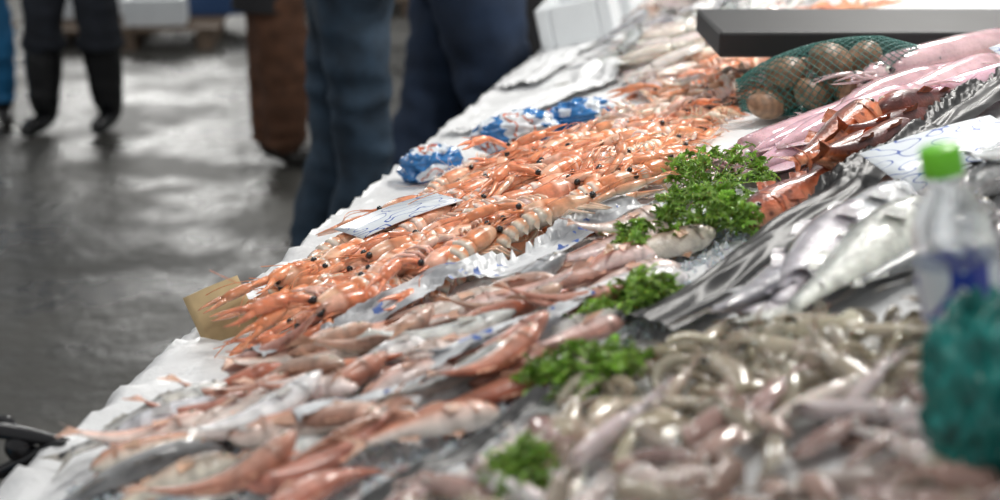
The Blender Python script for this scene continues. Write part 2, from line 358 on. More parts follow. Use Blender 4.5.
def paperf(u,v):
    h=h0(u,max(v,0))-.15
    e=max(0,1-abs(v-1.5)/7.5); q=noise.noise(Vector((u*.12,v*.3,7))); q2=noise.noise(Vector((u*.4,v*.5,17)))
    h+=e*(1.5*(1-abs(q)*2.2)+.9*abs(q2)*1.2)
    dv=0
    if v<0:
        h-=(-v)**1.3*.55; dv=-v*.35+1.4*noise.noise(Vector((u*.1,0,5)))
    return W3(u,v+dv,h)
heightsheet('paper_cover',(-60,560),(-14,140),520,110,paperf,M_paper,st)
ice=Acc()
def chip(r,R):
    a=Acc(); nn=[(1,0,0),(-1,0,0),(0,1,0),(0,-1,0),(0,0,1),(0,0,-1)]
    V_=[(x*R*r.uniform(.5,1.2),y*R*r.uniform(.5,1.2),z*R*r.uniform(.4,1)) for x,y,z in nn]
    a.raw(V_,[(0,2,4),(2,1,4),(1,3,4),(3,0,4),(2,0,5),(1,2,5),(3,1,5),(0,3,5)],(.9,.93,.96)); return a
chips=[chip(rnd,.008) for _ in range(10)]
def icezone(poly,n,seed):
    r=random.Random(seed); xs=[p[0] for p in poly]; ys=[p[1] for p in poly]; c=0
    while c<n:
        p=(r.uniform(min(xs),max(xs)),r.uniform(min(ys),max(ys)))
        if inpoly(p,poly):
            c+=1; ice.add(r.choice(chips),tm(p[0],p[1],h0(*p)+r.uniform(-.2,.3),r.uniform(0,6),r.uniform(-2,2),r.uniform(-2,2),r.uniform(.4,1.1)))
icezone([(-12,8),(20,14),(70,62),(75,80),(35,76),(-12,50)],3000,3)
ice.build('crushed_ice_bed',[M_ice],False)
# ------------------------------------------------------------ templates
mul=[]
for k in range(10):
    r=random.Random(50+k)
    q=[0,.9,.4,1,.15,.7,1,.3,.85,.5][k]
    b_=np.array((.46,.14,.08))*(1-q)+np.array((.50,.30,.23))*q; sd_=np.array((.68,.32,.22))*(1-q)+np.array((.70,.57,.50))*q
    mul.append(fish(.165,.12,.085,tuple(b_),tuple(sd_),(.88,.79,.74),(.70,.40,.28),bl=r.uniform(-.5,.5),bd=r.uniform(-.35,.35)))
sil=[fish(.2,.10,.07,(.22,.23,.24),(.66,.66,.66),(.88,.87,.85),(.5,.48,.45),bl=b1,bd=b2,head='point') for b1,b2 in((.2,.2),(-.3,.1),(.1,-.3))]
whi=[fish(.36,.10,.065,(.24,.25,.26),(.62,.63,.64),(.88,.88,.87),(.5,.5,.5),bl=b1,bd=b2,head='point') for b1,b2 in((.1,.1),(-.15,.1),(.05,-.15))]
lan=[langoustine(random.Random(70+k)) for k in range(10)]
shO=[shrimp(random.Random(90+k),(.84,.36,.19),(.93,.64,.48)) for k in range(4)]
shP=[shrimp(random.Random(95+k),(.82,.62,.5),(.88,.77,.68)) for k in range(3)]
shG=[shrimp(random.Random(100+k),(.26,.23,.15),(.50,.45,.34)) for k in range(4)]
sqW=[squid(random.Random(110+k),11,1.9,(.68,.58,.54),(.85,.80,.77)) for k in range(3)]
sqP=[squid(random.Random(120+k),26,2.7,(.66,.40,.46),(.84,.68,.71),.6,thick=.85) for k in range(3)]
sqB=[squid(random.Random(130+k),7,1.7,(.33,.21,.18),(.62,.50,.45),1.5) for k in range(4)]
sqG=[squid(random.Random(140+k),8,1.5,(.36,.31,.23),(.66,.60,.50),1.0) for k in range(4)]
scorp=[fish(.27,.13,.12,(.10,.03,.03),(.64,.16,.06),(.80,.40,.24),(.45,.12,.05),bl=b,bd=.1) for b in(.15,-.15)]
def tin(r,a=.15): 
    g=r.uniform(1-a,1+a); return (g*r.uniform(.96,1.04),g*r.uniform(.95,1.05),g*r.uniform(.95,1.05))
# ------------------------------------------------------------ red mullets
mu=Acc(); r=random.Random(1)
AM=math.radians(37)
mz=[(-12,32),(-4,15),(6,13),(20,22),(36,39),(55,60),(52,66),(38,64),(20,60),(0,52),(-14,44)]
for p in scatter(mz,44,3.8,2,ang=AM,el=2.1):
    place(mu,r.choice(mul+mul+sil+sil),p[0],p[1],AM+r.gauss(0,.14)+(PI if r.random()<.3 else 0),15,3.6,2.6,roll=r.choice((-1,1))*r.uniform(1.0,1.6),tint=tin(r),s=r.uniform(.95,1.15),hmax=2.6)
H_=[((20,30),(30,44)),((36,41),(39,54)),((30,46),(36,58)),((44,54),(52,67)),((38,55),(46,65)),((46,56),(55,65)),((26,44),(31,56)),((20,38),(24,50)),((20,24),(22,34)),((20,20),(23,30)),((15,31),(16,41)),((15,23),(14,34)),((10,18),(12,27)),((10,26),(9,36)),((6,14),(8,26)),((1,30),(2,43)),((-6,28),(6,34)),((-1,12),(4,20)),((2,47),(11,52)),((-7,37),(-1,47)),((-3,16),(2,24)),((14,46),(19,56)),((25,52),(28,63)),((11,57),(20,64)),((4,51),(11,57))]
for i,(A,Bb) in enumerate(H_):
    ln=math.hypot(Bb[0]-A[0],Bb[1]-A[1]); ang=math.atan2(Bb[0]-A[0],Bb[1]-A[1])
    tl=mul[i%10] if i not in(7,16,18,21) else sil[i%3]
    base=16.5 if tl in mul else 20
    place(mu,tl,(A[0]+Bb[0])/2,(A[1]+Bb[1])/2,ang+r.gauss(0,.06)+(PI if r.random()<.25 else 0),base,3.8,2.8,roll=r.choice((-1,1))*r.uniform(.9,1.5),tint=tin(r,.1),s=max(.9,min(1.2,ln/base*1.15)),hmax=4.2)
mu.build('red_mullet_pile',[M_fish,M_eye])
# ------------------------------------------------------------ langoustines
la=Acc(); r=random.Random(3)
lp=[(30,22),(36,17),(50,13),(72,15),(91,20),(109,29),(124,44),(116,56),(97,62),(76,60),(61,49),(45,36),(32,28)]
AL=math.radians(50)
for p in scatter(lp,62,4.5,5,ang=AL,el=2.1)+scatter(lp,30,6.2,55,ang=AL,el=2):
    up=r.random()<.65
    if p[0]+p[1]*.3<62: up=r.random()<.3
    u_,v_=p
    if up is False and p[1]<28 and p[0]>34: u_+=4; v_+=4
    if up is False and p[0]<=34: u_+=4; v_+=5
    place(la,r.choice(lan),u_,v_,AL+r.gauss(0,.32)+(0 if up else PI),14,4.0,2.3,roll=r.gauss(0,.45),tint=tin(r,.14),s=r.uniform(1.3,1.6),hmax=4.4)
la.build('langoustine_pile',[M_shell,M_eye])
# ------------------------------------------------------------ far shrimps and fish
fs=Acc(); r=random.Random(4)
for p in scatter([(128,42),(118,60),(150,74),(200,92),(260,95),(250,70),(190,54)],115,4.2,6):
    place(fs,r.choice(shO if r.random()<.5 else lan),p[0],p[1],r.uniform(0,6.28),9,2,1.5,roll=r.gauss(0,1),tint=tin(r),s=r.uniform(1.0,1.35),hmax=3.5)
fs.build('pink_shrimp_pile',[M_shell,M_eye])
ps=Acc(); r=random.Random(14)
for p in scatter([(100,16),(118,20),(150,44),(165,58),(150,62),(128,46),(112,29)],56,3.0,6):
    place(ps,r.choice(shP),p[0],p[1],r.uniform(0,6.28),8,2,1.3,roll=r.gauss(0,1),tint=tin(r),s=r.uniform(.8,1.0),hmax=4)
ps.build('pale_prawn_pile',[M_shell,M_eye])
ff=Acc(); r=random.Random(8)
for p in scatter([(215,24),(330,30),(520,30),(520,110),(300,100),(235,62)],140,8,9):
    place(ff,r.choice(sil+sil+mul[3:4]),p[0],p[1],math.radians(60)+r.gauss(0,.4),20,4,3,roll=r.choice((-1,1))*r.uniform(1,1.6),tint=tin(r),s=r.uniform(1.1,1.5),hmax=4.5)
ff.build('silver_fish_pile',[M_fish,M_eye])
fq=Acc(); r=random.Random(18)
for p in scatter([(205,40),(260,48),(230,62),(180,56),(172,48)],20,5.5,9)+scatter([(310,26),(400,26),(380,60),(320,55)],22,8,9):
    place(fq,r.choice(sqW),p[0],p[1],r.uniform(0,6.28),14,4,2.4,tint=tin(r),s=r.uniform(1.0,1.5),hmax=5)
fq.build('pale_squid_pile',[M_flesh,M_eye])
# ------------------------------------------------------------ long pink squids
lq=Acc(); r=random.Random(21)
for i,(A,Bb) in enumerate([((80,72),(104,96)),((90,74),(120,100)),((102,92),(132,116)),((116,90),(140,117)),((98,84),(124,104)),((110,104),(130,128)),((88,74),(104,90)),((124,96),(154,128)),((84,78),(110,100))]):
    ln=math.hypot(Bb[0]-A[0],Bb[1]-A[1]); ang=math.atan2(Bb[0]-A[0],Bb[1]-A[1])
    place(lq,sqP[i%3],(A[0]+Bb[0])/2,(A[1]+Bb[1])/2,ang+(PI if i%2 else 0)+r.gauss(0,.07),30,4.6,3.4,tint=tin(r,.1),s=ln/30,hmax=3)
lq.build('long_pink_squid_group',[M_flesh,M_eye])
# ------------------------------------------------------------ scorpionfish
sf=Acc(); r=random.Random(22)
for i,(A,Bb) in enumerate([((54,76),(76,90)),((62,82),(86,96)),((76,87),(100,103)),((88,93),(112,111)),((62,85),(86,100)),((72,80),(94,95))]):
    ang=math.atan2(Bb[0]-A[0],Bb[1]-A[1])
    place(sf,scorp[i%2],(A[0]+Bb[0])/2,(A[1]+Bb[1])/2,ang+(PI if i%3==0 else 0),26,6,4,roll=(-1)**i*.7,tint=tin(r,.1),s=.92,hmax=3.4)
sf.build('scorpionfish_group',[colmat('scorpionfish_skin',rough=.3,bump=.6,bscale=250,var=.5,vscale=45,coat=.4,spots=(70,.75,(.10,.03,.025))),M_eye])
# ------------------------------------------------------------ shrimp mass, hake
gs=Acc(); r=random.Random(26)
gp=[(-9,64),(2,62),(12,67),(17,74),(16,90),(14,112),(0,112),(-4,90),(-8,78)]
for p in scatter(gp,130,2.7,7):
    t=r.choice(shG+sqG)
    place(gs,t,p[0],p[1],r.uniform(0,6.28),9,2.6,1.7,roll=r.gauss(0,.8),tint=tin(r,.3),s=r.uniform(.65,1.0),hmax=2.4)
gs.build('grey_shrimp_and_baby_squid_pile',[M_flesh,M_eye])
wf=Acc(); r=random.Random(24)
for i,(A,Bb) in enumerate([((8,74),(40,88)),((20,85),(50,97)),((16,90),(46,106)),((12,84),(40,98)),((30,94),(64,110)),((14,79),(45,93)),((14,96),(36,108)),((44,102),(78,120)),((24,104),(58,118)),((20,82),(50,97))]):
    ang=math.atan2(Bb[0]-A[0],Bb[1]-A[1])
    place(wf,whi[i%3],(A[0]+Bb[0])/2,(A[1]+Bb[1])/2,ang,34,6,4,roll=(-1)**i*1.3,tint=tin(r,.06),s=1.0,hmax=3.2)
wf.build('silver_hake_group',[M_fish,M_eye])
rf=Acc(); r=random.Random(25)
for p in scatter([(60,118),(130,126),(180,136),(60,138),(10,136),(20,118)],38,6,5):
    place(rf,r.choice(mul),p[0],p[1],r.uniform(0,6.28),16,4,3,roll=1.3,tint=tin(r),s=1,hmax=4)
rf.build('red_snapper_pile',[M_fish,M_eye])
bs=Acc(); r=random.Random(27)
bp_=[(-14,54),(-5,62),(-8,70),(-6,90),(-6,112),(-36,112),(-36,60),(-22,48)]
for p in scatter(bp_,120,3.0,8):
    place(bs,r.choice(sqB+sqB+sqG+sqW),p[0],p[1],r.uniform(0,6.28),10,3.2,2.2,roll=r.gauss(0,.8),tint=tin(r,.35),s=r.uniform(.5,.85),hmax=2.2)
bs.build('small_octopus_and_squid_pile',[M_flesh,M_eye])
# ------------------------------------------------------------ strips of film
def strip_sheet(name,A,Bb,wid,amp,mat,base=.3,nl=150,nw=26,seed=0,raise_=0,parent=None,smooth=True,cross=1.0):
    A=np.array(A,float);Bb=np.array(Bb,float);d=Bb-A;L=np.linalg.norm(d);d/=L;p=np.array((-d[1],d[0]))
    Vt=[];F=[]
    prof=np.array([hms(*(A+d*(i/(nl-1)*L))) for i in range(nl)]); kk=np.ones(9)/9; prof=np.convolve(np.pad(prof,4,'edge'),kk,'valid')
    for i in range(nl):
        for j in range(nw):
            s=i/(nl-1)*L; w=(j/(nw-1)-.5)*wid
            w2=w*(1+.25*noise.noise(Vector((s*.08,seed,0))))+1.2*noise.noise(Vector((s*.05,seed,9)))
            q=A+d*s+p*w2
            n1=1-2*abs(noise.noise(Vector((s*.04,w*.5,seed)))); n2=1-2*abs(noise.noise(Vector((s*.25*cross+w*.3,w*.5-s*.1*cross,seed+5))))
            hh=max(hms(q[0],q[1])*.4+prof[i]*.6,hms(q[0],q[1])-.6)+base+raise_*(1-(2*w/wid)**2)+amp*(.7*n1+.3*n2)
            Vt.append(tuple(W3(q[0],q[1],hh)))
    for i in range(nl-1):
        for j in range(nw-1):
            k=i*nw+j; F.append((k,k+1,k+nw+1,k+nw))
    a=Acc(); a.raw(Vt,F,(1,1,1)); return a.build(name,[mat],smooth,parent)
def film_mat():
    m,nt,b=newmat('printed_white_film'); n=nt.nodes;l=nt.links
    tc=n.new('ShaderNodeTexCoord')
    v=n.new('ShaderNodeTexNoise'); v.inputs['Scale'].default_value=45; l.new(tc.outputs['Object'],v.inputs['Vector'])
    w=n.new('ShaderNodeTexNoise'); w.inputs['Scale'].default_value=14; l.new(tc.outputs['Object'],w.inputs['Vector'])
    k=n.new('ShaderNodeMath'); k.operation='GREATER_THAN'; k.inputs[1].default_value=.66; l.new(v.outputs['Fac'],k.inputs[0])
    cr=n.new('ShaderNodeValToRGB'); e=cr.color_ramp.elements; e[0].position=.38;e[0].color=(.30,.31,.33,1);e[1].position=.54;e[1].color=(.74,.76,.78,1); l.new(w.outputs['Fac'],cr.inputs[0])
    mx=n.new('ShaderNodeMix'); mx.data_type='RGBA'; mx.inputs['B'].default_value=(.06,.13,.4,1)
    l.new(k.outputs[0],mx.inputs['Factor']); l.new(cr.outputs[0],mx.inputs['A']); l.new(mx.outputs['Result'],b.inputs['Base Color'])
    setin(b,Roughness=.35,Coat_Weight=.1)
    return m
M_film=film_mat()
strip_sheet('plastic_film_strip',(20,22),(80,69),5.0,.45,M_film,base=1.4,seed=2,cross=.5,raise_=.4)
strip_sheet('plastic_film_strip',(0,35),(27,61),2.2,.4,M_film,base=1.0,seed=6,nl=70,nw=10)
strip_sheet('black_plastic_sheet',(18,68),(118,117),7.5,.9,M_blackp,base=1.4,seed=4,raise_=1.4,nw=34,nl=220,cross=.25)
strip_sheet('black_plastic_sheet',(-30,44),(2,60),2.8,.3,M_blackp,base=1.6,seed=8,nl=70,nw=10,raise_=.8,cross=.4)
strip_sheet('black_plastic_sheet',(-2,9),(20,15),1.2,.2,M_blackp,base=.9,seed=9,nl=50,nw=8)
strip_sheet('white_paper_sheet',(168,8),(212,36),15,1.2,M_paper,base=1.0,seed=19,nl=90,nw=30)
strip_sheet('white_paper_sheet',(222,8),(330,16),14,1.2,M_paper,base=1.0,seed=23,nl=90,nw=30)
# ------------------------------------------------------------ blue printed bags
def bagmat(name,c1,c2):
    m,nt,b=newmat(name); n=nt.nodes;l=nt.links
    tc=n.new('ShaderNodeTexCoord'); v=n.new('ShaderNodeTexNoise'); v.inputs['Scale'].default_value=18; v.inputs['Detail'].default_value=1; l.new(tc.outputs['Object'],v.inputs['Vector'])
    cr=n.new('ShaderNodeValToRGB'); cr.color_ramp.interpolation='CONSTANT'; e=cr.color_ramp.elements; e[0].color=(*c1,1); e[1].position=.5; e[1].color=(*c2,1); x=e.new(.6); x.color=(.6,.14,.06,1); y=e.new(.64); y.color=(.8,.82,.85,1)
    l.new(v.outputs['Fac'],cr.inputs[0]); l.new(cr.outputs[0],b.inputs['Base Color']); setin(b,Roughness=.2,Coat_Weight=.4); return m
M_blue=bagmat('blue_printed_film',(.02,.17,.45),(.70,.76,.82))
def crumple(name,u,v,ru,rv,rh,mat,seed,amp=.25,base=0,ang=0,h=None):
    a=Acc(); n1,n2=64,48; Vt=[];F=[]
    h=hms(u,v) if h is None else h
    for i in range(n1):
        for j in range(n2):
            t=i/n1*2*PI; p=(j/(n2-1))*PI
            d=Vector((math.cos(t)*math.sin(p),math.sin(t)*math.sin(p),math.cos(p)))
            k=1+amp*(1-2.4*abs(noise.noise(d*2.2+Vector((seed,0,0)))))+amp*.5*(1-2.4*abs(noise.noise(d*5+Vector((seed,3,0)))))
            x=d.x*rv*k;y=d.y*ru*k; ca,sa=math.cos(ang),math.sin(ang)
            Vt.append(tuple(W3(u+x*sa+y*ca,v+x*ca-y*sa,max(h+base+rh*.75+d.z*rh*k,h-.3))))
    for i in range(n1):
        for j in range(n2-1):
            i2=(i+1)%n1; F.append((i*n2+j,i2*n2+j,i2*n2+j+1,i*n2+j+1))
    a.raw(Vt,F,(1,1,1)); return a.build(name,[mat])
crumple('blue_printed_bag',128,12,5,5,3.0,M_blue,1,base=.5)
crumple('blue_printed_bag',138,27,5,7,3.2,M_blue,5,base=1.4)
crumple('blue_printed_bag',147,38,4,6,2.8,M_blue,9,base=1.2)
crumple('teal_plastic_bag',-19,100,3.6,4.0,6.2,M_teal,12,amp=.34,h=1.5)
# ------------------------------------------------------------ price cards
def card_mat(name,ink=(.04,.1,.4)):
    m,nt,b=newmat(name); n=nt.nodes;l=nt.links
    tc=n.new('ShaderNodeTexCoord'); mp=n.new('ShaderNodeMapping'); mp.inputs['Scale'].default_value=(1,2.2,1); l.new(tc.outputs['Object'],mp.inputs[0])
    v=n.new('ShaderNodeTexNoise'); v.inputs['Scale'].default_value=26; v.inputs['Detail'].default_value=0; l.new(mp.outputs[0],v.inputs['Vector'])
    s=n.new('ShaderNodeMath'); s.operation='SUBTRACT'; s.inputs[1].default_value=.5; l.new(v.outputs['Fac'],s.inputs[0])
    ab=n.new('ShaderNodeMath'); ab.operation='ABSOLUTE'; l.new(s.outputs[0],ab.inputs[0])
    k=n.new('ShaderNodeMath'); k.operation='LESS_THAN'; k.inputs[1].default_value=.018; l.new(ab.outputs[0],k.inputs[0])
    mx=n.new('ShaderNodeMix'); mx.data_type='RGBA'; mx.inputs['A'].default_value=(.70,.75,.80,1); mx.inputs['B'].default_value=(*ink,1)
    l.new(k.outputs[0],mx.inputs['Factor']); l.new(mx.outputs['Result'],b.inputs['Base Color']); setin(b,Roughness=.3); return m
M_pc=card_mat('handwritten_price_card')
def card(name,u,v,h,ang,pitch,roll,w,ht,mat,sticks=False):
    a=Acc(); n=8; Vt=[]
    for i in range(n+1):
        for j in range(2):
            x=(i/n-.5)*w; Vt.append((x,(j-.5)*ht,.004*math.sin(i/n*PI)))
    F=[(2*i,2*i+2,2*i+3,2*i+1) for i in range(n)]
    a.raw(Vt,F,(1,1,1)); o=a.build(name,[mat],True); o.matrix_world=tm(u,v,h,ang,pitch,roll)
    s=o.modifiers.new('s','SOLIDIFY'); s.thickness=.0012; return o
card('price_card',70,25,hms(70,25)+3.4,math.radians(50),0,math.radians(6),.18,.08,M_pc)
card('price_card',64,103,hms(64,103)+4.0,math.radians(30),0,.3,.2,.12,M_pc)
card('price_card',124,122,hms(124,122)+2.5,math.radians(25),0,.3,.14,.1,M_pc)
card('cardboard_price_tag',46,5.5,3.7,math.radians(36),.1,math.radians(62),.08,.08,M_card)
# ------------------------------------------------------------ parsley
def leaflet(r):
    a=Acc(); n=19; ang=np.linspace(-2.3,2.3,n)
    rad=np.array([(.5+.5*abs(math.cos(t*1.35)))*(1 if i%2==0 else .7) for i,t in enumerate(ang)])
    cu=r.uniform(-.5,.5)
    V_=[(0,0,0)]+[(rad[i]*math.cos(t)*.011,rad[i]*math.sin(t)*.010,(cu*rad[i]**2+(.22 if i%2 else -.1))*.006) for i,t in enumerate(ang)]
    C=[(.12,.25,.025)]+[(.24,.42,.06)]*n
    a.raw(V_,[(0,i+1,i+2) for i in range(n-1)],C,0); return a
lf=[leaflet(random.Random(200+k)) for k in range(6)]
def parsley(name,u,v,R,H,nst,seed,ang=0,spread=1.0,len_=1.0):
    r=random.Random(seed); a=Acc(); base=hms(u,v)
    for k in range(nst):
        th_=r.uniform(0,2*PI); rr=R*math.sqrt(r.random()); 
        eu=u+rr*math.sin(th_)*spread; ev=v+rr*math.cos(th_)*len_; eh=base+.6+H*(1-(rr/R)**2*.7)*r.uniform(.15,1)
        b0=(u+(eu-u)*.1,v+(ev-v)*.1,base)
        q=np.linspace(0,1,6); pts=[tuple(W3(b0[0]+(eu-b0[0])*t,b0[1]+(ev-b0[1])*t,b0[2]+(eh-b0[2])*t+.8*math.sin(t*PI))) for t in q]
        a.loft(pts,.0009,.0009,5,top=(.30,.50,.12),m=0)
        for m_ in range(r.randint(5,8)):
            du,dv,dh=r.gauss(0,.8),r.gauss(0,.8),r.gauss(0,.6)
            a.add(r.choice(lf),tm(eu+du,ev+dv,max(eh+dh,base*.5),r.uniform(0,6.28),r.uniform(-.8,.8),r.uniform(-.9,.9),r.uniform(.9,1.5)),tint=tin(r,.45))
            a.loft([tuple(W3(eu,ev,eh)),tuple(W3(eu+du*.5,ev+dv*.5,eh+dh*.5+.1)),tuple(W3(eu+du,ev+dv,eh+dh))],.0006,.0006,4,top=(.30,.50,.12),m=0)
    return a.build(name,[M_leaf],False)
parsley('parsley_bunch',56,71,8,6.0,46,1)
parsley('parsley_bunch',80,69,8,6.5,34,2,len_=1.2)
parsley('parsley_bunch',27,65,5.5,4,32,3)
parsley('parsley_bunch',7,64,5.0,2.5,24,4,len_=1.3,spread=.6)
parsley('parsley_bunch',-15,62,3.4,2.0,16,5)
parsley('parsley_bunch',48,63,3,1.5,8,6)
parsley('parsley_bunch',32,74,2,1.2,5,7)
# ------------------------------------------------------------ net bag of shellfish
nb=empty('net_bag_of_shellfish')
a=Acc(); r=random.Random(31); bu,bv=130,84; bh=1.2
for k,(du,dv,dh) in enumerate([(-4,-8,2.8),(-3,0,3),(2,-5,3.2),(1,4,3),(-5,7,2.8),(3,10,2.8),(-1,-4,7.2),(0,4,7.4),(-3,12,2.6),(2,9,6.0)]):
    s_=Acc(); rr=3.9*r.uniform(.88,1.1); n=16; q=np.linspace(.05,PI-.05,n)
    ringc=[1.0 if i%2 else .68 for i in range(n)]
    s_.loft(np.stack([-rr*np.cos(q),0*q,0*q],1)*cm,rr*np.sin(q)*cm*1.02,rr*.75*np.sin(q)*cm,16,top=(.34,.20,.12),mid=(.24,.14,.08),bot=(.42,.30,.2),ring=ringc)
    a.add(s_,tm(bu+du,bv+dv,bh+dh,r.uniform(0,6),r.uniform(-1,1),r.uniform(-1,1)))
a.build('shells',[colmat('shell_brown',rough=.4,bump=.4,bscale=150,var=.3)],True,nb)
a=Acc()
def netp(t,s):
    R=7.4*math.sin(max(.05,s)*PI)**.45 if s<.75 else 7.4*math.sin(.75*PI)**.45*(1-(s-.75)*3.0)
    x=-14+s*36
    return tuple(W3(bu+R*math.cos(t)*1.0,bv+x,bh+4.5+max(-4.4,R*.9*math.sin(t))))
for sg in(-1,1):
    for k in range(26):
        pts=[netp(k/26*2*PI+sg*s*6,s) for s in np.linspace(.03,1,60)]
        a.loft(pts,.0008,.0008,4,top=(1,1,1),cap=False)
a.build('net',[M_net],True,nb)
# ------------------------------------------------------------ weighing scale
ws=empty('weighing_scale')
a=Acc(); box(a,(.79,2.72,1.09),(.385,.16,.024)); o=a.build('platform',[M_dark],False,ws); bevel(o,.006)
a=Acc(); box(a,(1.13,2.72,1.17),(.05,.08,.12)); box(a,(1.13,2.70,1.36),(.14,.05,.08)); o=a.build('display_column',[M_dark],False,ws); bevel(o,.01)
# ------------------------------------------------------------ bottle
wb=empty('water_bottle')
BM=tm(-9,99,1.5)
def lathe(acc,prof,ns=28,c=(1,1,1),m=0,M=Matrix()):
    Vt=[];F=[]
    for rr,z in prof:
        for j in range(ns):
            t=j/ns*2*PI; Vt.append(tuple(M@Vector((rr*math.cos(t),rr*math.sin(t),z))))
    for i in range(len(prof)-1):
        for j in range(ns):
            q=i*ns+j;w=i*ns+(j+1)%ns; F.append((q,w,w+ns,q+ns))
    acc.raw(Vt,F,c,m)
M_pet,nt,b=newmat('clear_pet'); setin(b,Base_Color=(.92,.96,1,1),Roughness=.06,Transmission_Weight=.9,IOR=1.2,Alpha=.75)
a=Acc(); lathe(a,[(.001,0),(.028,0),(.032,.006),(.0325,.02),(.031,.03),(.0325,.04),(.031,.05),(.0325,.06),(.0325,.13),(.031,.14),(.032,.15),(.029,.165),(.022,.18),(.014,.192),(.013,.2),(.013,.208)],M=BM)
a.build('body',[M_pet],True,wb)
a=Acc(); lathe(a,[(.001,.221),(.0145,.221),(.016,.219),(.016,.2),(.0155,.198)],M=BM); a.build('cap',[plain('green_cap',(.18,.62,.03),rough=.35)],True,wb)
a=Acc(); lathe(a,[(.033,.085),(.0332,.128)],M=BM); 
M_lab=card_mat('bottle_label',(.03,.05,.35)); 
for n_ in M_lab.node_tree.nodes:
    if n_.bl_idname=='ShaderNodeMath' and n_.operation=='LESS_THAN': n_.inputs[1].default_value=.06
a.build('label',[M_lab],True,wb)
# ------------------------------------------------------------ spring clamp on stall edge
cl=empty('spring_clamp'); a=Acc()
for sg in(-1,1):
    q=np.linspace(0,1,9)
    pts=[tuple(W3(8+sg*.3,-9+12*t,2.2+sg*(1.6*math.cos(t*2.6))+1.2*sg)) for t in q]
    a.loft(pts,np.interp(q,[0,.4,.7,1],[.009,.013,.010,.005]),np.interp(q,[0,.4,.7,1],[.007,.009,.008,.004]),10)
a.ell(tuple(W3(8,-3,2.2)),(.018,.015,.018),10,8)
for k in range(3):
    q=np.linspace(0,1,12); pts=[tuple(W3(8+3*math.sin(t*3.0+k),-7-1.5*k+3*math.cos(t*3+k*.5),2.8+2*math.sin(t*4+k))) for t in q]
    a.loft(pts,.006,.006,8)
a.build('jaws',[plain('black_rubber',(.01,.01,.012),rough=.2)],True,cl)
a=Acc(); q=np.linspace(0,1,6); a.loft([tuple(W3(0+4*t,-9.5+2*t,.8+t)) for t in q],.014,.014,10); a.build('handle',[plain('blue_grip',(.03,.2,.35),rough=.4)],True,cl)
